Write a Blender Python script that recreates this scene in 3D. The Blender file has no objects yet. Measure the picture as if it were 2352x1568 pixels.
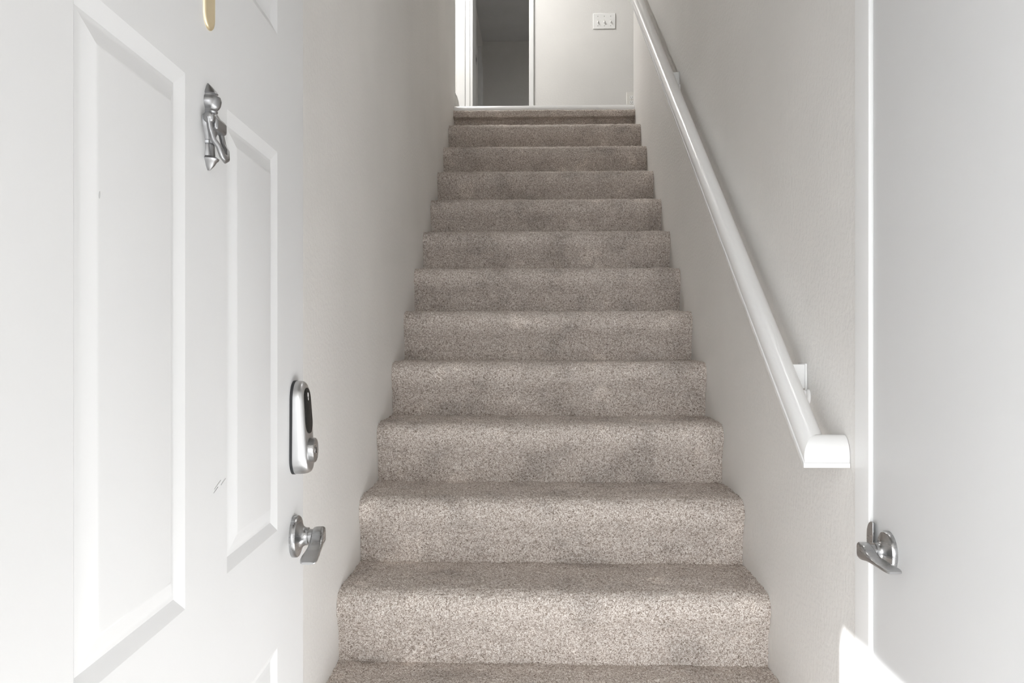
import bpy, bmesh, math, random
import numpy as np
from mathutils import Vector, Matrix

random.seed(7)
rng = np.random.default_rng(11)
S = bpy.context.scene
C = S.collection
PI = math.pi
H = 1.168                      # camera height over the entry floor
F_PX = 1940.0
YAW = math.atan(60.0 / F_PX)

# ------------------------------------------------------------------ sizes
XL, XR = -0.4994, 0.5676       # stairwell walls
RISE, RUN = 0.183, 0.2608
NOSE0 = 2.599                  # y of the nosing of step 0 (just under eye level)
Z0 = H - 0.253                 # height of tread 0
K_FIRST, K_LAST = -4, 8        # carpeted steps; the landing edge is step 9
def nose_y(k): return NOSE0 + RUN * k
def tread_z(k): return Z0 + RISE * k
Z_UP = tread_z(9)              # upper floor
Z_CEIL = Z_UP + 2.44
Y_FRONT = 0.467                # inner line of the entry wall
Y_TOP = nose_y(9)
Y_BACK = 6.60                  # wall of the upper hall
Y_FAR = 10.79                  # far wall of the room beyond

# ------------------------------------------------------------------ materials
def new_mat(name):
    m = bpy.data.materials.new(name); m.use_nodes = True
    nt = m.node_tree; nt.nodes.clear()
    out = nt.nodes.new('ShaderNodeOutputMaterial')
    b = nt.nodes.new('ShaderNodeBsdfPrincipled')
    nt.links.new(b.outputs[0], out.inputs[0])
    return m, nt, b
def N(nt, t, **kw):
    n = nt.nodes.new(t)
    for k, v in kw.items():
        if k in n.inputs: n.inputs[k].default_value = v
        else: setattr(n, k, v)
    return n
def ramp(nt, fac, stops):
    r = nt.nodes.new('ShaderNodeValToRGB')
    els = r.color_ramp.elements
    while len(els) < len(stops): els.new(0.5)
    for e, (p, c) in zip(els, stops):
        e.position = p; e.color = (*c, 1) if len(c) == 3 else c
    nt.links.new(fac, r.inputs[0])
    return r
def bump(nt, b, h, strength, dist):
    bp = N(nt, 'ShaderNodeBump', Strength=strength, Distance=dist)
    nt.links.new(h, bp.inputs['Height']); nt.links.new(bp.outputs[0], b.inputs['Normal'])
    return bp
def position(nt, scale=(1, 1, 1)):
    g = nt.nodes.new('ShaderNodeNewGeometry')
    mp = N(nt, 'ShaderNodeMapping'); mp.inputs['Scale'].default_value = scale
    nt.links.new(g.outputs['Position'], mp.inputs[0])
    return mp.outputs[0]

def wall_paint(name, col, k=1.0):
    m, nt, b = new_mat(name)
    p = position(nt)
    n1 = N(nt, 'ShaderNodeTexNoise', Scale=88.0, Detail=2.0, Roughness=0.45)
    n2 = N(nt, 'ShaderNodeTexNoise', Scale=2.2, Detail=3.0)
    nt.links.new(p, n1.inputs['Vector']); nt.links.new(p, n2.inputs['Vector'])
    lo = tuple(c * 0.965 for c in col); hi = tuple(min(1, c * 1.03) for c in col)
    r = ramp(nt, n2.outputs[0], [(0.3, lo), (0.7, hi)])
    nt.links.new(r.outputs[0], b.inputs['Base Color'])
    b.inputs['Roughness'].default_value = 0.62
    b.inputs['Specular IOR Level'].default_value = 0.35
    h = ramp(nt, n1.outputs[0], [(0.38, (0, 0, 0)), (0.66, (1, 1, 1))])
    bump(nt, b, h.outputs[0], 0.15 * k, 0.004)
    return m
def paint(name, col, rough=0.35, spec=0.4, wob=0.06, scale=24.0):
    m, nt, b = new_mat(name)
    p = position(nt)
    n1 = N(nt, 'ShaderNodeTexNoise', Scale=scale, Detail=4.0)
    n2 = N(nt, 'ShaderNodeTexNoise', Scale=3.0, Detail=3.0)
    nt.links.new(p, n1.inputs['Vector']); nt.links.new(p, n2.inputs['Vector'])
    r = ramp(nt, n2.outputs[0], [(0.3, tuple(c * 0.98 for c in col)), (0.7, tuple(min(1, c * 1.01) for c in col))])
    nt.links.new(r.outputs[0], b.inputs['Base Color'])
    b.inputs['Roughness'].default_value = rough
    b.inputs['Specular IOR Level'].default_value = spec
    bump(nt, b, n1.outputs[0], wob, 0.004)
    return m
def metal(name, col, rough, brush=(1, 1, 260), amt=0.08):
    m, nt, b = new_mat(name)
    tc = nt.nodes.new('ShaderNodeTexCoord')
    mp = N(nt, 'ShaderNodeMapping'); mp.inputs['Scale'].default_value = brush
    nt.links.new(tc.outputs['Object'], mp.inputs[0])
    n = N(nt, 'ShaderNodeTexNoise', Scale=12.0, Detail=4.0)
    nt.links.new(mp.outputs[0], n.inputs['Vector'])
    r = ramp(nt, n.outputs[0], [(0.3, (rough - amt,) * 3), (0.7, (rough + amt,) * 3)])
    nt.links.new(r.outputs[0], b.inputs['Roughness'])
    b.inputs['Base Color'].default_value = (*col, 1)
    b.inputs['Metallic'].default_value = 1.0
    bump(nt, b, n.outputs[0], 0.012, 0.001)
    return m

def carpet_mat():
    m, nt, b = new_mat('carpet')
    p = position(nt)
    fine = N(nt, 'ShaderNodeTexNoise', Scale=430.0, Detail=2.5, Roughness=0.6)
    mid = N(nt, 'ShaderNodeTexNoise', Scale=170.0, Detail=2.0, Roughness=0.5)
    nap = N(nt, 'ShaderNodeTexNoise', Scale=7.0, Detail=4.0, Roughness=0.55)
    for n in (fine, mid, nap): nt.links.new(p, n.inputs['Vector'])
    a = N(nt, 'ShaderNodeMath', operation='MULTIPLY_ADD'); a.inputs[1].default_value = 0.30
    nt.links.new(mid.outputs[0], a.inputs[0])
    f2 = N(nt, 'ShaderNodeMath', operation='MULTIPLY'); f2.inputs[1].default_value = 0.75
    nt.links.new(fine.outputs[0], f2.inputs[0]); nt.links.new(f2.outputs[0], a.inputs[2])
    yarn = ramp(nt, a.outputs[0], [(0.34, CARPET[0]), (0.475, CARPET[1]), (0.545, CARPET[2]), (0.68, CARPET[3])])
    napr = ramp(nt, nap.outputs[0], [(0.33, (0.80,) * 3), (0.46, (0.98,) * 3), (0.60, (1.02,) * 3), (0.68, (1.22,) * 3)])
    mx = N(nt, 'ShaderNodeMix', data_type='RGBA', blend_type='MULTIPLY')
    mx.inputs[0].default_value = 1.0
    nt.links.new(yarn.outputs[0], mx.inputs[6]); nt.links.new(napr.outputs[0], mx.inputs[7])
    nt.links.new(mx.outputs[2], b.inputs['Base Color'])
    b.inputs['Roughness'].default_value = 0.95
    b.inputs['Specular IOR Level'].default_value = 0.06
    bump(nt, b, fine.outputs[0], 0.22, 0.002)
    return m
CARPET = [(0.100, 0.073, 0.055), (0.40, 0.338, 0.294), (0.63, 0.570, 0.523), (0.89, 0.855, 0.82)]

M = {}
M['wall'] = wall_paint('greige_wall_paint', (0.785, 0.77, 0.748))
M['hallwall'] = wall_paint('upper_hall_wall_paint', (0.74, 0.73, 0.712), 0.6)
M['ceiling'] = wall_paint('white_ceiling_texture', (0.74, 0.74, 0.74), 0.8)
M['door'] = paint('white_door_paint', (0.64, 0.64, 0.64), 0.42, 0.35, 0.05)
M['trim'] = paint('white_trim_gloss', (0.83, 0.83, 0.825), 0.28, 0.45, 0.03)
M['rail'] = paint('white_rail_gloss', (0.86, 0.86, 0.855), 0.26, 0.45, 0.02)
M['plastic'] = paint('white_plastic', (0.86, 0.86, 0.85), 0.35, 0.45, 0.0)
M['almond'] = paint('off_white_plastic', (0.80, 0.785, 0.75), 0.38, 0.45, 0.0)
M['nickel'] = metal('brushed_nickel', (0.46, 0.46, 0.462), 0.28, (1, 1, 14), 0.02)
M['knocker'] = metal('pewter_knocker', (0.36, 0.36, 0.365), 0.34, (1, 1, 20), 0.04)
M['satin'] = metal('satin_nickel', (0.58, 0.58, 0.582), 0.36, (1, 1, 1), 0.015)
M['brass'] = metal('polished_brass', (0.96, 0.82, 0.55), 0.38, (1, 1, 8), 0.03)
M['carpet'] = carpet_mat()
M['wood'] = paint('plain_timber', (0.42, 0.33, 0.24), 0.7, 0.2)
M['slot'] = paint('dark_slot', (0.03, 0.03, 0.032), 0.6, 0.2, 0.0)
M['gasket'] = paint('black_rubber_gasket', (0.035, 0.036, 0.038), 0.55, 0.3, 0.0)
M['scuff'] = paint('grey_scuff', (0.50, 0.50, 0.50), 0.7, 0.2, 0.0)
M['concrete'] = paint('pale_concrete', (0.20, 0.198, 0.195), 0.9, 0.2, 0.2)
M['stucco'] = paint('exterior_stucco', (0.55, 0.53, 0.50), 0.9, 0.2, 0.3)
M['tile'] = paint('entry_floor_vinyl', (0.26, 0.253, 0.243), 0.5, 0.3)
def keypad_mat():
    m, nt, b = new_mat('black_speckled_keypad')
    tc = nt.nodes.new('ShaderNodeTexCoord')
    v = N(nt, 'ShaderNodeTexNoise', Scale=900.0, Detail=1.0)
    nt.links.new(tc.outputs['Object'], v.inputs['Vector'])
    r = ramp(nt, v.outputs[0], [(0.52, (0.004, 0.004, 0.004)), (0.74, (0.055, 0.048, 0.038))])
    nt.links.new(r.outputs[0], b.inputs['Base Color'])
    b.inputs['Roughness'].default_value = 0.55
    b.inputs['Specular IOR Level'].default_value = 0.25
    return m
M['keypad'] = keypad_mat()

# ------------------------------------------------------------------ mesh helpers
def obj(name, bm, mat, parent=None, smooth=None, bevel=None, loc=None, recalc=True):
    if recalc: bmesh.ops.recalc_face_normals(bm, faces=bm.faces[:])
    me = bpy.data.meshes.new(name); bm.to_mesh(me); bm.free()
    me.materials.append(mat)
    o = bpy.data.objects.new(name, me); C.objects.link(o)
    if loc is not None: o.location = loc
    if smooth is not None:
        me.shade_smooth()
        try: me.set_sharp_from_angle(angle=math.radians(smooth))
        except Exception: pass
    if bevel:
        md = o.modifiers.new('bevel', 'BEVEL'); md.width = bevel[0]; md.segments = bevel[1]
        md.limit_method = 'ANGLE'; md.angle_limit = math.radians(40)
        me.shade_smooth()
        try: me.set_sharp_from_angle(angle=math.radians(35))
        except Exception: pass
        md.harden_normals = False
    if parent is not None: o.parent = parent
    return o
def tag(o, label=None, cat=None, group=None, kind=None):
    if label: o['label'] = label
    if cat: o['category'] = cat
    if group: o['group'] = group
    if kind: o['kind'] = kind
    return o
def add_box(bm, x0, x1, y0, y1, z0, z1, mtx=None):
    vs = [Vector((x, y, z)) for x in (x0, x1) for y in (y0, y1) for z in (z0, z1)]
    if mtx is not None: vs = [mtx @ v for v in vs]
    v = [bm.verts.new(c) for c in vs]
    for f in ((0, 1, 3, 2), (4, 6, 7, 5), (0, 4, 5, 1), (2, 3, 7, 6), (0, 2, 6, 4), (1, 5, 7, 3)):
        bm.faces.new([v[i] for i in f])
def loft(bm, rings, close=True, caps=True):
    vr = [[bm.verts.new(p) for p in r] for r in rings]
    n = len(vr[0])
    for a, b in zip(vr[:-1], vr[1:]):
        for i in range(n if close else n - 1):
            j = (i + 1) % n
            bm.faces.new((a[i], a[j], b[j], b[i]))
    if caps:
        bm.faces.new(vr[0][::-1]); bm.faces.new(vr[-1])
def lathe(bm, prof, mtx, seg=40):
    """prof: (radius, height along local y)"""
    rings = []
    for r, h in prof:
        rings.append([mtx @ Vector((r * math.cos(2 * PI * i / seg), h, r * math.sin(2 * PI * i / seg))) for i in range(seg)])
    loft(bm, rings)
def frame(origin, xdir, ydir):
    x = Vector(xdir).normalized(); y = Vector(ydir).normalized(); z = Vector((0, 0, 1))
    m = Matrix.Identity(4)
    for i, a in enumerate((x, y, z)):
        for r in range(3): m[r][i] = a[r]
    m.translation = Vector(origin)
    return m
def prism(bm, pts, a, b, axis):
    """extrude a polygon given in the two other axes from a to b along axis"""
    def mk(p, t):
        if axis == 'x': return (t, p[0], p[1])
        if axis == 'y': return (p[0], t, p[1])
        return (p[0], p[1], t)
    loft(bm, [[mk(p, a) for p in pts], [mk(p, b) for p in pts]])
def struct(name, bm, mat, label, cat, parent=None, **kw):
    o = obj(name, bm, mat, parent, **kw)
    if parent is None: tag(o, label, cat, kind='structure')
    return o

# ------------------------------------------------------------------ camera
cam = bpy.data.cameras.new('camera'); co = bpy.data.objects.new('camera', cam); C.objects.link(co)
co.location = (0, 0, H); co.rotation_euler = (PI / 2, 0, YAW)
cam.sensor_width = 36.0; cam.lens = F_PX / 2352 * 36.0
cam.clip_start = 0.02; cam.clip_end = 200
S.camera = co

# ------------------------------------------------------------------ the setting
T = 0.12
X_ROOM0, X_ROOM1 = -0.711, 2.6
X_H0, X_H1 = -2.4, 3.0
DO0, DO1 = -0.511, -0.071      # doorway in the upper hall wall
DOZ = Z_UP + 2.05
CY0, CY1 = 0.684, 1.444        # entry closet door along the right wall
CZ = 2.04
Y_LEND, Y_REND = 5.085, 5.045  # where the stairwell walls stop at the upper hall

bm = bmesh.new()
add_box(bm, XL - T, XL, Y_FRONT, Y_LEND, -0.05, Z_CEIL)
struct('wall_left', bm, M['wall'], 'greige textured wall rising along the door side of the stairs', 'wall')
bm = bmesh.new()
add_box(bm, XR, XR + T, CY1 + 0.025, Y_REND, -0.05, Z_CEIL)
add_box(bm, XR, XR + T, Y_FRONT, CY0 - 0.025, -0.05, Z_CEIL)
add_box(bm, XR, XR + T, CY0 - 0.025, CY1 + 0.025, CZ + 0.02, Z_CEIL)
add_box(bm, XR + 0.10, XR + T, CY0 - 0.025, CY1 + 0.025, 0, CZ + 0.02)
struct('wall_right', bm, M['wall'], 'greige textured wall that carries the white handrail', 'wall')
# entry wall with the doorway the camera looks through
FX0, FX1 = -0.372, 0.602
bm = bmesh.new()
add_box(bm, -4.0, FX0, Y_FRONT - 0.14, Y_FRONT - 0.005, -0.05, 5.2)
add_box(bm, FX1, 5.0, Y_FRONT - 0.14, Y_FRONT - 0.005, -0.05, 5.2)
add_box(bm, FX0, FX1, Y_FRONT - 0.14, Y_FRONT - 0.005, 2.10, 5.2)
struct('wall_front', bm, M['stucco'], 'entry wall around the front doorway', 'wall')
bm = bmesh.new()
add_box(bm, XL - T, XR + T, Y_FRONT - 0.14, nose_y(K_FIRST) + 0.03, -0.06, 0.0)
struct('floor', bm, M['tile'], 'entry floor at the foot of the stairs', 'floor')
bm = bmesh.new()
add_box(bm, X_H0, X_H1, Y_TOP + 0.08, Y_FAR + 0.1, Z_UP - 0.2, Z_UP)
struct('floor_upper', bm, M['tile'], 'floor of the upper hall behind the white edge strip', 'floor')
bm = bmesh.new()
add_box(bm, X_H0, X_H1, Y_FRONT - 0.14, Y_FAR + 0.1, Z_CEIL, Z_CEIL + 0.1)
struct('ceiling', bm, M['ceiling'], 'pale ceiling seen through the upper doorway', 'ceiling')
# upper hall wall with the doorway
bm = bmesh.new()
add_box(bm, X_H0, DO0 - 0.02, Y_BACK, Y_BACK + T, Z_UP, Z_CEIL)
add_box(bm, DO1 + 0.02, X_H1, Y_BACK, Y_BACK + T, Z_UP, Z_CEIL)
add_box(bm, DO0 - 0.02, DO1 + 0.02, Y_BACK, Y_BACK + T, DOZ + 0.02, Z_CEIL)
struct('wall_back', bm, M['hallwall'], 'pale greige wall of the upper hall with a light switch plate', 'wall')
bm = bmesh.new()
add_box(bm, X_H0, X_H0 + 0.05, Y_LEND - T, Y_BACK, Z_UP, Z_CEIL)
add_box(bm, X_H1 - 0.05, X_H1, Y_REND - T, Y_BACK, Z_UP, Z_CEIL)
add_box(bm, X_H0, XL - T, Y_LEND - T, Y_LEND - 0.002, Z_UP, Z_CEIL)
add_box(bm, XR + T, X_H1, Y_REND - T, Y_REND - 0.002, Z_UP, Z_CEIL)
struct('wall_hall', bm, M['hallwall'], 'walls closing the two ends of the upper hall', 'wall')
bm = bmesh.new()
add_box(bm, X_ROOM0 - 0.1, X_ROOM0, Y_BACK + T, Y_FAR, Z_UP, Z_CEIL)
add_box(bm, X_ROOM1, X_ROOM1 + 0.1, Y_BACK + T, Y_FAR, Z_UP, Z_CEIL)
add_box(bm, X_ROOM0 - 0.1, X_ROOM1 + 0.1, Y_FAR, Y_FAR + 0.1, Z_UP, Z_CEIL)
struct('wall_room', bm, M['wall'], 'shaded grey walls of the room beyond the upper doorway', 'wall')

# doorway trim upstairs: casing and jamb in one frame
bm = bmesh.new()
cw0, cw1, cp = 0.068, 0.037, 0.016
add_box(bm, DO0 - 0.127, DO0 - 0.060, Y_BACK - cp, Y_BACK, Z_UP, DOZ + 0.06)
add_box(bm, DO0 - 0.058, DO0 - 0.022, Y_BACK - cp + 0.006, Y_BACK, Z_UP, DOZ + 0.06)
add_box(bm, DO0 - 0.019, DO0, Y_BACK - cp + 0.003, Y_BACK, Z_UP, DOZ + 0.06)
add_box(bm, DO1, DO1 + cw1, Y_BACK - cp, Y_BACK, Z_UP, DOZ + 0.06)
add_box(bm, DO0, DO1, Y_BACK - cp, Y_BACK, DOZ, DOZ + 0.06)
add_box(bm, DO0 - 0.02, DO0, Y_BACK, Y_BACK + T, Z_UP, DOZ)
add_box(bm, DO1, DO1 + 0.02, Y_BACK, Y_BACK + T, Z_UP, DOZ)
add_box(bm, DO0 - 0.02, DO1 + 0.02, Y_BACK, Y_BACK + T, DOZ, DOZ + 0.02)
struct('trim_1', bm, M['trim'], 'white casing around the doorway at the top of the stairs', 'door frame', bevel=(0.003, 2))
# casing of the closet door by the entry
bm = bmesh.new()
def casing_leg(bm, yin, yout, z0, z1):
    s = 1 if yout > yin else -1
    xf = XF
    p = [(XR + 0.03, yin), (XR - 0.004, yin)]
    for i in range(5):
        a = PI / 2 * i / 4
        p.append((xf + 0.0025 * (1 - math.sin(a)), yin + s * 0.0025 * (1 - math.cos(a))))
    p += [(xf, yout - s * 0.012), (xf + 0.0015, yout - s * 0.010), (xf + 0.0015, yout - s * 0.002), (xf + 0.003, yout), (XR, yout), (XR + 0.03, yout - s * 0.03)]
    prism(bm, p, z0, z1, 'z')
XF = 0.5585
casing_leg(bm, 1.4460, 1.513, 0.0, CZ + 0.06)
casing_leg(bm, CY0 + 0.03, CY0 - 0.052, 0.0, CZ + 0.06)
add_box(bm, XF, XR + 0.03, CY0 + 0.02, CY1 - 0.03, CZ - 0.005, CZ + 0.06)
trim2 = struct('trim_2', bm, M['trim'], 'white casing strip beside the plain closet door', 'door frame', smooth=30)
# strike plate lip on that casing
bm = bmesh.new()
zs = H - 0.329
pts = []
hh = 0.0285
for i in range(13):
    a = PI / 2 * i / 12
    pts.append((1.4270 + 0.0225 * math.cos(a), zs + hh - 0.024 + 0.024 * math.sin(a)))
pts += [(1.4235, zs + hh), (1.4235, zs - hh)]
for i in range(13):
    a = PI / 2 * (1 - i / 12)
    pts.append((1.4270 + 0.0225 * math.cos(a), zs - hh + 0.024 - 0.024 * math.sin(a)))
xf = XF
prism(bm, pts, xf - 0.0022, xf + 0.0006, 'x')
obj('strike_plate', bm, M['nickel'], trim2, bevel=(0.0008, 2))
# white strip at the edge of the upper floor
bm = bmesh.new()
prism(bm, [(Y_TOP + 0.034, Z_UP - 0.036), (Y_TOP + 0.035, Z_UP - 0.026), (Y_TOP + 0.041, Z_UP - 0.015), (Y_TOP + 0.050, Z_UP - 0.004), (Y_TOP + 0.060, Z_UP + 0.003),
           (Y_TOP + 0.10, Z_UP + 0.003), (Y_TOP + 0.10, Z_UP - 0.03)], XL + 0.001, XR - 0.001, 'x')
struct('trim_3', bm, M['trim'], 'white edging strip across the top of the stairs', 'edging', smooth=30)
# end of a baseboard at the top of the left wall
bm = bmesh.new()
pr = [(XL, 0.0), (XL + 0.024, 0.0), (XL + 0.0235, 0.030), (XL + 0.020, 0.055), (XL + 0.014, 0.075), (XL + 0.006, 0.088), (XL + 0.003, 0.096), (XL, 0.098)]
prism(bm, [(x, Z_UP + z) for x, z in pr], Y_TOP + 0.102, Y_LEND, 'y')
struct('baseboard_left', bm, M['almond'], 'short rounded end of white baseboard at the top of the stairs', 'baseboard', smooth=35)
# casing on the left wall of the far room
bm = bmesh.new()
add_box(bm, X_ROOM0, X_ROOM0 + 0.034, 9.98, 10.06, Z_UP, Z_UP + 2.10)
add_box(bm, X_ROOM0, X_ROOM0 + 0.02, 10.06, 10.62, Z_UP, Z_UP + 2.05)
struct('trim_4', bm, M['trim'], 'pale door trim on the side wall inside the shaded room', 'door frame', bevel=(0.004, 2))

# outside: ground (the added sun and sky blockers come with the lights)
bm = bmesh.new(); add_box(bm, -60, 60, -80, Y_FRONT - 0.14, -0.16, -0.06)
struct('floor_outside', bm, M['concrete'], 'concrete walk outside the entry', 'ground')

# ------------------------------------------------------------------ staircase
def step_profile():
    pts = []
    ctrl = [(0.0262, -RISE - 0.010), (0.0245, -0.150), (0.021, -0.110), (0.012, -0.086), (0.003, -0.066), (0.0, -0.052)]
    # Catmull-Rom through the riser
    c = [ctrl[0]] + ctrl + [(0.0, -0.038)]
    for i in range(1, len(c) - 2):
        p0, p1, p2, p3 = [np.array(q) for q in c[i - 1:i + 3]]
        for t in np.linspace(0, 1, 24, endpoint=False):
            pts.append(0.5 * ((2 * p1) + (-p0 + p2) * t + (2 * p0 - 5 * p1 + 4 * p2 - p3) * t ** 2 + (-p0 + 3 * p1 - 3 * p2 + p3) * t ** 3))
    a, b = 0.046, 0.052
    for th in np.linspace(0, PI / 2, 60):
        e = 2 / 2.2
        pts.append(np.array((a - a * math.cos(th) ** e, -b + b * math.sin(th) ** e)))
    pts.append(np.array((RUN + 0.075, 0.0)))
    pts = np.array(pts)
    d = np.r_[0, np.cumsum(np.linalg.norm(np.diff(pts, axis=0), axis=1))]
    n = int(d[-1] / 0.0032)
    s = np.linspace(0, d[-1], n + 1)
    return np.c_[np.interp(s, d, pts[:, 0]), np.interp(s, d, pts[:, 1])]
def smooth_noise(shape, k):
    a = rng.standard_normal(shape)
    for _ in range(k):
        p = np.pad(a, 1, mode='edge')
        a = (p[1:-1, 1:-1] * 2 + p[:-2, 1:-1] + p[2:, 1:-1] + p[1:-1, :-2] + p[1:-1, 2:]) / 6
    return a / a.std()
def grid_mesh(name, P):
    r, c = P.shape[:2]
    me = bpy.data.meshes.new(name)
    me.vertices.add(r * c); me.vertices.foreach_set('co', P.reshape(-1, 3).astype(np.float32).ravel())
    i = np.arange(r * c).reshape(r, c)
    q = np.stack([i[:-1, :-1], i[:-1, 1:], i[1:, 1:], i[1:, :-1]], -1).reshape(-1, 4)
    me.loops.add(q.size); me.loops.foreach_set('vertex_index', q.astype(np.int32).ravel())
    me.polygons.add(len(q)); me.polygons.foreach_set('loop_start', np.arange(0, q.size, 4, dtype=np.int32))
    me.update(calc_edges=True); me.validate()
    me.shade_smooth()
    me.materials.append(M['carpet'])
    return me
def carpet_grid(prof, x0, x1, amp=0.0008, cell=0.0032):
    nx = int((x1 - x0) / cell)
    tan = np.gradient(prof, axis=0); tan /= np.linalg.norm(tan, axis=1)[:, None]
    nor = np.c_[-tan[:, 1], tan[:, 0]]          # outwards: towards the viewer / up
    sh = (len(prof), nx + 1)
    d = amp * rng.standard_normal(sh) * 0.75 + amp * 0.9 * smooth_noise(sh, 2) + 0.0012 * smooth_noise(sh, 60)
    fade = np.minimum(1, np.arange(sh[0])[:, None] / 3.0) * np.minimum(1, (sh[0] - 1 - np.arange(sh[0]))[:, None] / 3.0)
    d = d * fade
    x = np.linspace(x0, x1, nx + 1)[None, :] + np.zeros((sh[0], 1))
    x[:, 1:-1] += rng.uniform(-0.0012, 0.0012, (sh[0], nx - 1))
    P = np.stack([x, prof[:, 0][:, None] + nor[:, 0][:, None] * d, prof[:, 1][:, None] + nor[:, 1][:, None] * d], -1)
    return P
prof = step_profile()
P = carpet_grid(prof, XL + 0.0003, XR - 0.0003)
cut = int(np.argmin(np.abs(prof[:, 0]) + (prof[:, 1] > -0.048) * 9))
tread_me = grid_mesh('step', P[cut:]); riser_me = grid_mesh('riser', P[:cut + 1])
# timber carcase under the carpet
pts = [(nose_y(K_FIRST) + 0.034, -0.001)]
for k in range(K_FIRST, 10):
    yo = nose_y(k) + (0.080 if k == 9 else 0.034)
    pts += [(yo, tread_z(k - 1) - 0.008), (yo, tread_z(k) - 0.008)] if k > K_FIRST else [(nose_y(k) + 0.034, tread_z(k) - 0.008)]
pts += [(Y_TOP + 0.13, Z_UP - 0.045), (Y_TOP + 0.13, Z_UP - 0.40), (nose_y(K_FIRST) + 0.5, -0.001)]
# keep the last riser clear of the edging strip
pts = [(y, min(z, Z_UP - 0.045)) for y, z in pts]
bm = bmesh.new(); prism(bm, pts, XL + 0.004, XR - 0.004, 'x')
stairs = obj('staircase', bm, M['wood'])
tag(stairs, 'straight brown carpeted staircase climbing between two greige walls', 'stairs')
for k in range(K_FIRST, K_LAST + 1):
    o = bpy.data.objects.new('step', tread_me); C.objects.link(o); o.parent = stairs
    o.location = (0, nose_y(k), tread_z(k))
    r_ = bpy.data.objects.new('riser', riser_me); C.objects.link(r_); r_.parent = o
# the top edge: a carpet-wrapped nosing over a set-back riser
def top_profile():
    pts = [(0.070, -RISE), (0.069, -0.10), (0.068, -0.083), (0.060, -0.078), (0.016, -0.075), (0.012, -0.066), (0.011, -0.050), (0.014, -0.040), (0.022, -0.034), (0.036, -0.033), (0.07, -0.033)]
    pts = np.array(pts)
    d = np.r_[0, np.cumsum(np.linalg.norm(np.diff(pts, axis=0), axis=1))]
    s = np.linspace(0, d[-1], int(d[-1] / 0.0032) + 1)
    return np.c_[np.interp(s, d, pts[:, 0]), np.interp(s, d, pts[:, 1])]
tp = top_profile()
P = carpet_grid(tp, XL + 0.0003, XR - 0.0003)
cut = int(np.argmin(np.abs(tp[:, 0] - 0.068) + np.abs(tp[:, 1] + 0.083)))
o = bpy.data.objects.new('step', grid_mesh('top_nosing', P[cut:])); C.objects.link(o); o.parent = stairs
o.location = (0, Y_TOP, Z_UP)
r_ = bpy.data.objects.new('riser', grid_mesh('top_riser', P[:cut + 1])); C.objects.link(r_); r_.parent = o
o['label'] = 'carpet-wrapped nosing under the white edging strip'

# ------------------------------------------------------------------ handrail
SL = RISE / RUN
RX = 0.5150                    # rail centre line in x
RY, RZ = 1.584, H - 0.201       # centre of the bottom mitre
rail_prof = []                 # (sideways, up), bread-loaf moulding over a flat lip
hw, hb = 0.0320, -0.026
rail_prof += [(-hw, hb), (hw, hb), (hw, hb + 0.0075), (hw - 0.002, hb + 0.0085)]
for i in range(15):
    a = PI * i / 14
    rail_prof.append(((hw - 0.001) * math.cos(a), -0.010 + 0.036 * math.sin(a)))
rail_prof[4:4] = [(hw - 0.0025, hb + 0.010), (hw - 0.0015, hb + 0.0135)]
rail_prof += [(-hw + 0.0015, hb + 0.0135), (-hw + 0.0025, hb + 0.010), (-hw + 0.002, hb + 0.0085), (-hw, hb + 0.0075)]
def rail_pt(x, y, u):
    """profile kept plumb; the slope carries it"""
    return (x, y, RZ + (y - RY) * SL + u)
bm = bmesh.new()
rings = []
y_end = 5.02
rings.append([rail_pt(RX + s, y_end, u * 1.1) for s, u in rail_prof])
rings.append([rail_pt(RX + s, RY + s * 1.0, u * 1.1) if False else (RX + s, RY + s, RZ + s * SL * 0.0 + u * 1.1 + 0.0) for s, u in rail_prof])
handrail = bpy.data.objects.new('handrail', None); C.objects.link(handrail)
handrail.location = (0, 0, 0)
tag(handrail, 'white wooden handrail on wall brackets, climbing beside the carpeted stairs', 'handrail')
loft(bm, rings)
obj('rail', bm, M['rail'], handrail, smooth=32)
bm = bmesh.new()
rings = [[(RX + s, RY + s, RZ + u * 1.1) for s, u in rail_prof], [(XR - 0.001, RY + s, RZ + u * 1.1) for s, u in rail_prof]]
loft(bm, rings)
obj('rail_return', bm, M['rail'], handrail, smooth=32)
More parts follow.
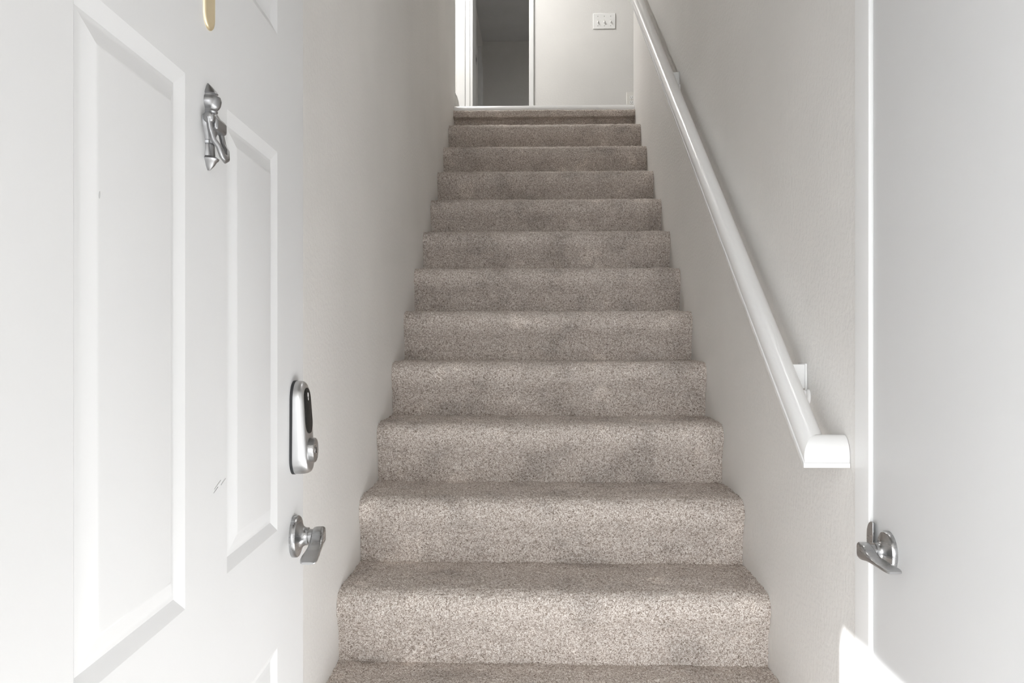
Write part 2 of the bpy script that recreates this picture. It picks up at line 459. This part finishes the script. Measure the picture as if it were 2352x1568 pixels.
def bracket(y):
    z = RZ + (y - RY) * SL
    bm = bmesh.new()
    add_box(bm, XR - 0.0055, XR - 0.0005, y - 0.003, y + 0.048, z - 0.054, z + 0.003)
    pl = obj('bracket', bm, M['rail'], handrail, bevel=(0.0015, 2))
    bm = bmesh.new()
    add_box(bm, RX + 0.006, XR - 0.0050, y, y + 0.042, z - 0.050, z + 0.001)
    obj('bracket_block', bm, M['rail'], pl, bevel=(0.0015, 2))
    bm = bmesh.new()
    path = [(XR - 0.004, -0.066), (XR - 0.010, -0.058), (XR - 0.020, -0.056), (XR - 0.032, -0.050), (RX + 0.006, -0.038), (RX, -0.026)]
    rings = []
    for i, (x, dz) in enumerate(path):
        a = path[max(0, i - 1)]; b = path[min(len(path) - 1, i + 1)]
        t = Vector((b[0] - a[0], 0, b[1] - a[1])).normalized(); nn = Vector((-t.z, 0, t.x))
        rings.append([Vector((x, y - 0.010, z + dz)) + 0.0060 * (math.cos(q) * nn + math.sin(q) * Vector((0, 1, 0))) for q in [2 * PI * j / 14 for j in range(14)]])
    loft(bm, rings)
    obj('bracket_arm', bm, M['rail'], pl, smooth=60)
    bm = bmesh.new()
    rings = []
    for dx, r in ((0.0005, 0.0125), (0.004, 0.0125), (0.0065, 0.0105), (0.0075, 0.007)):
        rings.append([(XR - dx, y - 0.012 + r * math.cos(2 * PI * i / 20), z - 0.066 + 1.25 * r * math.sin(2 * PI * i / 20)) for i in range(20)])
    loft(bm, rings)
    obj('bracket_boss', bm, M['rail'], pl, smooth=50)
bracket(1.80); bracket(3.41)

# ------------------------------------------------------------------ lever handle shared by both doors
def lever_set(mtx, parent, label=None, tip_n=0.035, droop=0.0114):
    """local x points to the lever tip, local y out of the door"""
    bm = bmesh.new()
    lathe(bm, [(0.0325, 0.0), (0.0328, 0.003), (0.0325, 0.0065), (0.031, 0.0085), (0.029, 0.0092), (0.022, 0.0115), (0.0165, 0.0145), (0.0145, 0.0175), (0.0138, 0.020), (0.0138, 0.0235), (0.0125, 0.0238)], mtx, 48)
    ros = obj('lever_handle', bm, M['nickel'], parent, smooth=32)
    if label: ros['label'] = label
    bm = bmesh.new()
    lathe(bm, [(0.0110, 0.022), (0.0110, 0.034)], mtx, 32)
    obj('spindle', bm, M['nickel'], ros, smooth=40)
    bm = bmesh.new()
    rings = []
    #      s       n centre  n half   z centre  z half
    keys = [(-0.0150, 0.0385, 0.0080, 0.0005, 0.0095), (-0.0125, 0.0385, 0.0095, 0.0003, 0.0128), (-0.0040, 0.0385, 0.0098, 0.0, 0.0140), (0.0080, 0.0385, 0.0098, -0.001, 0.0120),
            (0.0200, 0.0380, 0.0100, -0.0045, 0.0070), (0.0330, 0.0372, 0.0106, -0.0070, 0.0044), (0.0500, 0.0362, 0.0116, -0.0085, 0.0034),
            (0.0680, 0.0355, 0.0126, -0.0092, 0.0030), (0.0800, 0.0352, 0.0126, -0.0102, 0.0028), (0.0870, 0.0350, 0.0112, -0.0110, 0.0025), (0.0900, 0.0350, 0.0085, -0.0114, 0.0018)]
    ks = np.array(keys)
    for s in np.r_[np.linspace(-0.015, -0.005, 6), np.linspace(0, 0.08, 24), np.linspace(0.082, 0.090, 7)]:
        nc, nh, zc, zh = [np.interp(s, ks[:, 0], ks[:, j]) for j in (1, 2, 3, 4)]
        e_ = min(1, max(0, (s - 0.005) / 0.08)); nc += (tip_n - 0.035) * e_; zc *= droop / 0.0114 if s > 0 else 1
        ring = []
        for i in range(28):
            a = 2 * PI * i / 28
            e = 2 / 4.5
            ca, sa = math.cos(a), math.sin(a)
            ring.append(mtx @ Vector((s, nc + nh * math.copysign(abs(ca) ** e, ca), zc + zh * math.copysign(abs(sa) ** e, sa))))
        rings.append(ring)
    loft(bm, rings)
    obj('lever', bm, M['nickel'], ros, smooth=40)
    return ros

# ------------------------------------------------------------------ front door, standing open on the left
DH, DW, DT = 2.035, 0.914, 0.044
hinge = Vector((-0.344, Y_FRONT, 0.010)); freep = Vector((-0.387, 1.380, 0.010))
u = (freep - hinge).normalized(); nrm = Vector((u.y, -u.x, 0))
DM = frame(hinge, u, nrm)              # local x from the hinge, y out of the exterior face
def panel_door():
    bm = bmesh.new()
    sx = [0, 0.1616, 0.3901, 0.5237, 0.7523, DW]
    zz = [0, 0.24, 0.713, 0.883, 1.4335, 1.604, 1.89, DH]
    moul = [(0.0, 0.0), (0.0025, -0.0010), (0.0125, -0.0058), (0.0145, -0.0066), (0.0170, -0.0062), (0.0220, -0.0048), (0.0300, -0.0022), (0.0365, -0.0004), (0.0385, 0.0004), (0.0405, 0.0006)]
    def quad(a):
        bm.faces.new([bm.verts.new(DM @ Vector(p)) for p in a])
    for i in range(5):
        for j in range(7):
            x0, x1, z0, z1 = sx[i], sx[i + 1], zz[j], zz[j + 1]
            if i in (1, 3) and j in (1, 3, 5):
                loops = [[(x0 + d, h, z0 + d), (x1 - d, h, z0 + d), (x1 - d, h, z1 - d), (x0 + d, h, z1 - d)] for d, h in moul]
                for la, lb in zip(loops[:-1], loops[1:]):
                    for k in range(4):
                        quad((la[k], la[(k + 1) % 4], lb[(k + 1) % 4], lb[k]))
                quad(loops[-1])
            else:
                quad(((x0, 0, z0), (x1, 0, z0), (x1, 0, z1), (x0, 0, z1)))
    e = 0.0025
    # rounded long edges, sides, top, bottom and back
    quad(((DW, 0, 0), (DW + e, -e, 0), (DW + e, -e, DH), (DW, 0, DH)))
    quad(((DW + e, -e, 0), (DW + e, -DT, 0), (DW + e, -DT, DH), (DW + e, -e, DH)))
    quad(((0, 0, 0), (0, -DT, 0), (0, -DT, DH), (0, 0, DH)))
    quad(((0, 0, DH), (DW, 0, DH), (DW + e, -e, DH), (DW + e, -DT, DH), (0, -DT, DH)))
    quad(((0, 0, 0), (DW, 0, 0), (DW + e, -e, 0), (DW + e, -DT, 0), (0, -DT, 0)))
    quad(((0, -DT, 0), (DW + e, -DT, 0), (DW + e, -DT, DH), (0, -DT, DH)))
    bmesh.ops.remove_doubles(bm, verts=bm.verts[:], dist=1e-5)
    return bm
door1 = obj('door_1', panel_door(), M['door'], smooth=18)
tag(door1, 'white six-panel front door standing open, with knocker and keypad lock', 'door', kind='structure')
def on_door(s_from_edge, zrel, flip=True):
    o = DM @ Vector((DW - s_from_edge, 0, 0)); o.z = H + zrel
    return frame(o, -u if flip else u, nrm)
lever_set(on_door(0.0635, -0.306), door1, 'brushed nickel lever handle under the keypad lock', 0.0415, 0.0195)

# keypad deadbolt
def rounded(w0, w1, z0, z1, r0, r1, n=8):
    """outline in (x, z): top half-width w1 with corner r1, bottom half-width w0 with corner r0"""
    p = []
    for cx, cz, r, a0 in ((w0 - r0, z0 + r0, r0, -PI / 2), (w1 - r1, z1 - r1, r1, 0), (-w1 + r1, z1 - r1, r1, PI / 2), (-w0 + r0, z0 + r0, r0, PI)):
        for i in range(n + 1):
            a = a0 + PI / 2 * i / n
            p.append((cx + r * math.cos(a), cz + r * math.sin(a)))
    return p
KM = on_door(0.0600, -0.136)
bm = bmesh.new()
o_ = rounded(0.0325, 0.0300, -0.0720, 0.0745, 0.026, 0.028)
loft(bm, [[KM @ Vector((x, y, z)) for x, z in o_] for y in (0.0, 0.0042)])
lock = obj('keypad_lock', bm, M['gasket'], door1, smooth=40)
lock['label'] = 'satin nickel keypad deadbolt with a black keypad and a key cylinder'
def front_y(z):            # the face leans out towards the bottom
    t = (0.074 - z) / 0.148
    return 0.0185 + 0.0095 * min(1, max(0, t))
bm = bmesh.new()
rings = []
for sc, fy in ((0.985, 0.0), (0.985, 0.40), (0.97, 0.62), (0.94, 0.80), (0.895, 0.92), (0.84, 0.98), (0.77, 1.0)):
    ring = []
    for x, z in o_:
        zz_ = z - 0.0 if sc > 0.9 else z
        k = 1 - (1 - sc) * 0.0325
        dx = math.copysign(max(0, abs(x) - (1 - sc) * 0.0325), x)
        dz = math.copysign(max(0, abs(z) - (1 - sc) * 0.030), z)
        ring.append(KM @ Vector((dx, 0.0042 + fy * (front_y(dz) - 0.0042), dz)))
    rings.append(ring)
loft(bm, rings)
obj('lock_body', bm, M['satin'], lock, smooth=50)
# black keypad inset on the face
bm = bmesh.new()
kp = rounded(0.0225, 0.0205, -0.0085, 0.0630, 0.0205, 0.0190)
loft(bm, [[KM @ Vector((x, front_y(z) - 0.003, z)) for x, z in kp], [KM @ Vector((x, front_y(z) + 0.0010, z)) for x, z in kp],
          [KM @ Vector((x * 0.94, front_y(z) + 0.0016, (z - 0.027) * 0.985 + 0.027)) for x, z in kp]])
pad = obj('keypad', bm, M['keypad'], lock, smooth=40)
bm = bmesh.new()
for x0, z0_, w, h in ((0, 0.0520, 0.0028, 0.0038), (0, 0.0458, 0.0012, 0.0024)):
    e_ = [(x0 + w * math.cos(2 * PI * i / 16), z0_ + h * math.sin(2 * PI * i / 16)) for i in range(16)]
    loft(bm, [[KM @ Vector((x, front_y(z) + dy, z)) for x, z in e_] for dy in (0.0012, 0.0021)])
obj('lock_symbol', bm, M['plastic'], pad, smooth=40)
bm = bmesh.new()
CM = KM @ Matrix.Translation((0, 0, -0.0350))
lathe(bm, [(0.0192, 0.018), (0.0195, 0.0320), (0.0188, 0.0338), (0.0176, 0.0343), (0.0168, 0.0338)], CM, 40)
cyl = obj('key_cylinder', bm, M['nickel'], lock, smooth=32)
bm = bmesh.new()
lathe(bm, [(0.0072, 0.033), (0.0070, 0.0343)], CM, 24)
plug = obj('cylinder_plug', bm, M['nickel'], cyl, smooth=32)
bm = bmesh.new()
add_box(bm, -0.0012, 0.0012, 0.0338, 0.0348, -0.0045, 0.0045, CM)
add_box(bm, -0.0026, 0.0012, 0.0338, 0.0348, -0.0045, -0.0024, CM)
obj('keyhole', bm, M['slot'], cyl)

# door knocker
NM = on_door(0.4570, 0.0)
def kz(py, d=0.934): return (784 - py) / 1940.0 * d     # heights read off the photo
bm = bmesh.new()
rings = []
zt, zb = kz(191) , kz(391)
stations = [  # height from the top, half-width, thickness
    (0.000, 0.0005, 0.0008), (0.004, 0.0042, 0.0048), (0.010, 0.0085, 0.010), (0.0125, 0.0095, 0.0115), (0.0135, 0.0085, 0.0105), (0.015, 0.0088, 0.011), (0.0165, 0.0110, 0.014),
    (0.021, 0.0128, 0.0150), (0.026, 0.0122, 0.0140), (0.029, 0.0095, 0.0125), (0.0305, 0.0085, 0.0105), (0.033, 0.0095, 0.0110), (0.035, 0.0080, 0.010),
    (0.037, 0.0110, 0.0115), (0.040, 0.0160, 0.013), (0.050, 0.0160, 0.013), (0.056, 0.0125, 0.010), (0.064, 0.0085, 0.0075), (0.0660, 0.0075, 0.007), (0.0665, 0.0090, 0.009), (0.0695, 0.0090, 0.009), (0.070, 0.0075, 0.007),
    (0.0715, 0.0078, 0.0075), (0.0835, 0.0082, 0.0080), (0.0845, 0.0092, 0.010), (0.0865, 0.0110, 0.0125), (0.0885, 0.0100, 0.0115), (0.0895, 0.0088, 0.010), (0.0945, 0.0058, 0.007), (0.099, 0.0006, 0.003)]
sc_ = (zt - zb) / 0.099
for dz, w, th in stations:
    z = zt - dz * sc_
    ring = [NM @ Vector((w * math.cos(PI * i / 14), th * max(0.0, math.sin(PI * i / 14)) ** 0.8, z)) for i in range(15)]
    rings.append(ring)
loft(bm, rings)
knock = obj('door_knocker', bm, M['knocker'], door1, smooth=38)
knock['label'] = 'small pewter door knocker with a hanging bail'
bm = bmesh.new()
zc = zt - 0.045 * sc_
loft(bm, [[NM @ Vector((x, y, zc + z)) for x, z in ((-0.0215, -h_), (0.0115, -h_), (0.0115, t_), (-0.0215, t_))] for y, h_, t_ in ((0.004, 0.010, 0.0075), (0.0105, 0.010, 0.0070), (0.0150, 0.0095, 0.0015))])
obj('hinge_block', bm, M['knocker'], knock, bevel=(0.003, 3))
# stirrup-shaped bail
bm = bmesh.new()
zl = zt - 0.0868 * sc_
path = []
for s in (1, -1):
    leg = [Vector((0.0190, 0.0080, zc + 0.001)), Vector((0.0188, 0.0092, zc - 0.010)), Vector((0.0172, 0.0125, zc - 0.023)), Vector((0.0138, 0.0165, zl + 0.012)), Vector((0.0085, 0.0188, zl + 0.003))]
    if s == 1: path += leg
    else:
        path += [Vector((0, 0.0194, zl + 0.0008))]
        path += [Vector((-p.x, p.y, p.z)) for p in leg[::-1]]
wid = [0.0046, 0.0036, 0.0032, 0.0034, 0.0044, 0.0052, 0.0044, 0.0034, 0.0032, 0.0036, 0.0046]
rings = []
for i, p in enumerate(path):
    a = path[max(0, i - 1)]; b = path[min(len(path) - 1, i + 1)]
    t = (b - a).normalized(); side = t.cross(Vector((0, 1, 0))).normalized(); fwd = side.cross(t)
    rings.append([NM @ (p + side * wid[i] * math.cos(2 * PI * j / 14) + fwd * 0.0030 * math.sin(2 * PI * j / 14)) for j in range(14)])
loft(bm, rings)
sub = obj('bail', bm, M['knocker'], knock, smooth=60)
bm = bmesh.new()
for s in (1, -1):
    mt = NM @ Matrix.Translation((s * 0.0185, 0.0080, zc + 0.001))
    prof_ = [(0.0046, -0.0044), (0.0058, -0.003), (0.0058, 0.003), (0.0046, 0.0044)]
    rings = [[mt @ Vector((h, r * math.cos(2 * PI * i / 20), r * math.sin(2 * PI * i / 20))) for i in range(20)] for r, h in prof_]
    loft(bm, rings)
obj('pivot', bm, M['knocker'], knock, smooth=50)

# brass plate above the knocker
bm = bmesh.new()
zb2, zt2 = kz(73, 0.942), kz(73, 0.942) + 0.145
bp_ = rounded(0.0165, 0.0165, zb2, zt2, 0.0160, 0.0160, 10)
BMx = on_door(0.4550, 0.0)
mid = (zb2 + zt2) / 2
loft(bm, [[BMx @ Vector((x * s_, y, mid + (z - mid) * (1 - (1 - s_) * 0.22))) for x, z in bp_] for y, s_ in ((0.0, 1.0), (0.0012, 1.0), (0.0024, 0.95), (0.0030, 0.86), (0.0032, 0.7))])
pq = obj('door_plaque', bm, M['brass'], door1, smooth=40)
pq['label'] = 'narrow brass plate with a rounded lower end above the knocker'
# small marks on the door
bm = bmesh.new()
dm = on_door(0.0, 0.0)
def mark(px, py, w, h, ang=0.0, yoff=0.0):
    D = 624.6 / (1145 - px); s = 1.391 - D
    z = (784 - py) / 1940.0 * D
    e_ = []
    for i in range(10):
        a = 2 * PI * i / 10
        x, zz_ = w * math.cos(a), h * math.sin(a)
        e_.append((s + x * math.cos(ang) - zz_ * math.sin(ang), z + x * math.sin(ang) + zz_ * math.cos(ang)))
    loft(bm, [[dm @ Vector((x, y, z_)) for x, z_ in e_] for y in (yoff - 0.001, yoff + 0.0006)])
mark(225.5, 447, 0.0009, 0.0032, 0.15, 0.0004)
obj('paint_chip', bm, M['scuff'], door1)['label'] = 'small grey chip on the moulding'
bm = bmesh.new()
for px, py, w, h in ((499, 1113, 0.012, 0.0004), (512, 1106, 0.009, 0.0005), (495, 1125, 0.008, 0.0003)):
    mark(px, py, w, h, -0.30, 0.0)
obj('scratch', bm, M['scuff'], door1)['label'] = 'thin grey scratches on the door face'
# front door frame (jambs just out of the picture)
bm = bmesh.new()
add_box(bm, FX0, FX0 + 0.020, Y_FRONT - 0.15, Y_FRONT - 0.006, 0, 2.10)
add_box(bm, FX1 - 0.020, FX1, Y_FRONT - 0.15, Y_FRONT - 0.006, 0, 2.10)
add_box(bm, FX0, FX1, Y_FRONT - 0.15, Y_FRONT - 0.006, 2.07, 2.10)
struct('trim_5', bm, M['trim'], 'white frame of the front doorway', 'door frame')

# ------------------------------------------------------------------ closet door on the right
bm = bmesh.new()
CX = 0.5652
add_box(bm, CX, CX + 0.035, CY0, CY1, 0.010, CZ - 0.01)
door2 = obj('door_2', bm, M['door'], bevel=(0.002, 2))
tag(door2, 'plain white flush closet door with a nickel lever, beside the stairwell', 'door', kind='structure')
lever_set(frame((CX, CY1 - 0.067, H - 0.338), (0, -1, 0), (-1, 0, 0)), door2, 'brushed nickel lever handle on the plain closet door', 0.0285, 0.0100)

# ------------------------------------------------------------------ open door upstairs
bm = bmesh.new()
h2 = Vector((-0.514, Y_BACK + 0.125, Z_UP + 0.01)); f2 = Vector((-0.5235, Y_BACK + 0.54, Z_UP + 0.01))
u2 = (f2 - h2).normalized(); n2 = Vector((u2.y, -u2.x, 0)); M2 = frame(h2, u2, n2); L2 = (f2 - h2).length
add_box(bm, 0, L2, -0.035, 0, 0, 2.02, M2)
door3 = obj('door_3', bm, M['trim'], bevel=(0.003, 2))
tag(door3, 'white interior door standing open into the shaded room upstairs', 'door', kind='structure')
bm = bmesh.new()
zl_ = 2.36 - 1.394
add_box(bm, L2 - 0.085, L2 - 0.0005, -0.001, 0.0022, zl_ - 0.03, zl_ + 0.03, M2)
lp = obj('latch_plate', bm, M['nickel'], door3)
bm = bmesh.new()
add_box(bm, L2 - 0.065, L2 - 0.02, 0.001, 0.0035, zl_ - 0.012, zl_ + 0.014, M2)
obj('latch', bm, M['slot'], lp)

# ------------------------------------------------------------------ switch plate and outlet in the upper hall
def from_px(px, py, Y):
    xc = (px - 1176) / F_PX; cy, sy = math.cos(YAW), math.sin(YAW)
    dx, dy = xc * cy - sy, xc * sy + cy
    k = Y / dy
    return dx * k, H + (784 - py) / F_PX * k
a = from_px(1362, 67, Y_BACK); b = from_px(1413.5, 31, Y_BACK)
sw = bpy.data.objects.new('light_switch', None); C.objects.link(sw)
cx_, cz_ = (a[0] + b[0]) / 2, (a[1] + b[1]) / 2
sw.location = (cx_, Y_BACK, cz_)
tag(sw, 'white three-gang light switch plate on the upper hall wall', 'light switch')
W_, H_ = b[0] - a[0], b[1] - a[1]
bm = bmesh.new(); add_box(bm, -W_ / 2, W_ / 2, -0.006, 0, -H_ / 2, H_ / 2)
obj('switch_plate', bm, M['plastic'], sw, bevel=(0.003, 3))
for i in (-1, 0, 1):
    bm = bmesh.new(); add_box(bm, i * W_ * 0.285 - 0.005, i * W_ * 0.285 + 0.005, -0.0065, -0.0055, -0.0125, 0.0125)
    tg = obj('toggle_slot', bm, M['almond'], sw)
    bm = bmesh.new()
    xx = i * W_ * 0.285
    rings = [[(xx + sx_ * 0.0038, -0.0062, z) for sx_, z in ((-1, -0.011), (1, -0.011), (1, 0.004), (-1, 0.004))],
             [(xx + sx_ * 0.003, -0.017, z) for sx_, z in ((-1, -0.016), (1, -0.016), (1, -0.006), (-1, -0.006))]]
    loft(bm, rings); obj('toggle', bm, M['plastic'], tg, bevel=(0.001, 2))
    for zz_ in (-1, 1):
        bm = bmesh.new()
        lathe(bm, [(0.0032, -0.0055), (0.0032, -0.0068), (0.002, -0.0072)], Matrix.Translation((xx, 0, zz_ * H_ * 0.31)), 12)
        obj('screw', bm, M['nickel'], sw)
a = from_px(1439, 248, Y_BACK); b = from_px(1462, 212, Y_BACK)
ol = bpy.data.objects.new('wall_outlet', None); C.objects.link(ol)
W_, H_ = b[0] - a[0], b[1] - a[1]
ol.location = ((a[0] + b[0]) / 2, Y_BACK, (a[1] + b[1]) / 2)
tag(ol, 'small white wall outlet low in the corner of the upper hall', 'outlet')
bm = bmesh.new(); add_box(bm, -W_ / 2, W_ / 2, -0.006, 0, -H_ / 2, H_ / 2)
obj('outlet_plate', bm, M['almond'], ol, bevel=(0.003, 3))
for zz_ in (-1, 1):
    bm = bmesh.new()
    e_ = rounded(0.0165, 0.0165, -0.014, 0.014, 0.010, 0.010, 5)
    loft(bm, [[(x, y, z + zz_ * 0.0195) for x, z in e_] for y in (-0.0055, -0.0085)])
    rc = obj('receptacle', bm, M['plastic'], ol, smooth=40)
    bm = bmesh.new()
    for sx_ in (-0.0065, 0.0065): add_box(bm, sx_ - 0.0011, sx_ + 0.0011, -0.0088, -0.0080, zz_ * 0.0195 - 0.002, zz_ * 0.0195 + 0.006)
    lathe(bm, [(0.0024, -0.008), (0.0024, -0.0088)], Matrix.Translation((0, 0, zz_ * 0.0195 - 0.007)), 12)
    obj('slot', bm, M['slot'], rc)
bm = bmesh.new()
lathe(bm, [(0.003, -0.0055), (0.003, -0.0068), (0.002, -0.0072)], Matrix.Identity(4), 12)
obj('screw', bm, M['nickel'], ol)

# ------------------------------------------------------------------ light
# sun low over the left shoulder: an added unseen panel keeps it off all but the foot of the right wall
sdir = Vector((1.0, 1.395, -1.09)).normalized()
sun = bpy.data.lights.new('sun', 'SUN'); so = bpy.data.objects.new('sun', sun); C.objects.link(so)
so.rotation_euler = sdir.to_track_quat('-Z', 'Y').to_euler(); so.location = (-3, -4, 6)
sun.energy = 35.0; sun.angle = math.radians(0.53); sun.color = (0.96, 0.98, 1.0)
zf = (H - 0.5516) + 1.09 * (XR + 1.55)
bm = bmesh.new()
add_box(bm, -1.55, -1.50, -5.0, Y_FRONT - 0.15, zf, 5.2)
struct('sun_block_panel', bm, M['stucco'], 'unseen panel added to trim the sun to a low patch', 'wall')  # added out of view; its lower edge shapes the sun patch
M['sky_block'] = paint('dark_sky_block', (0.34, 0.33, 0.32), 0.9, 0.2, 0.3)  # dark so the added side panel bounces little light back
bm = bmesh.new()
add_box(bm, 0.95, 1.07, -3.0, Y_FRONT - 0.15, -0.06, 2.88)
struct('sky_block_panel', bm, M['sky_block'], 'unseen dark panel added to block sky from the open front door', 'wall')  # added to keep side sky light off the left door
bm = bmesh.new()
add_box(bm, -1.50, 3.4, -5.0, Y_FRONT - 0.15, 2.88, 2.98)
struct('sky_block_slab', bm, M['stucco'], 'unseen slab added to block high sky outside the front door', 'ceiling')  # added to cut steep sky light on doors and treads

W = bpy.data.worlds.new('overcast_daylight'); S.world = W; W.use_nodes = True
bg = W.node_tree.nodes['Background']
bg.inputs[0].default_value = (0.95, 0.975, 1.0, 1); bg.inputs[1].default_value = 6.6

def lamp(name, loc, size, power, col=(1, 1, 1), rot=(0, 0, 0), size_y=None):
    l = bpy.data.lights.new(name, 'AREA'); o = bpy.data.objects.new(name, l); C.objects.link(o)
    l.shape = 'RECTANGLE' if size_y else 'DISK'; l.size = size
    if size_y: l.size_y = size_y
    l.energy = power; l.color = col; o.location = loc; o.rotation_euler = rot
    return o
lamp('hall_ceiling_lamp', (-0.75, 5.75, Z_CEIL - 0.05), 0.45, 53, (1.0, 0.985, 0.96))
lamp('stair_fill_lamp', (0.47, 2.15, H + 1.75), 0.15, 3.0)  # added fill hung in mid-air to lift the left wall
lamp('room_fill_lamp', (1.6, 9.2, Z_CEIL - 0.25), 0.4, 15, (1.0, 0.985, 0.97))  # added fill to lift the unlit room beyond the doorway

S.view_settings.view_transform = 'Standard'; S.view_settings.look = 'None'
S.view_settings.gamma = 1.0; S.view_settings.use_curve_mapping = False
S.view_settings.exposure = 0.05
S.cycles.max_bounces = 14; S.cycles.diffuse_bounces = 8; S.cycles.glossy_bounces = 6
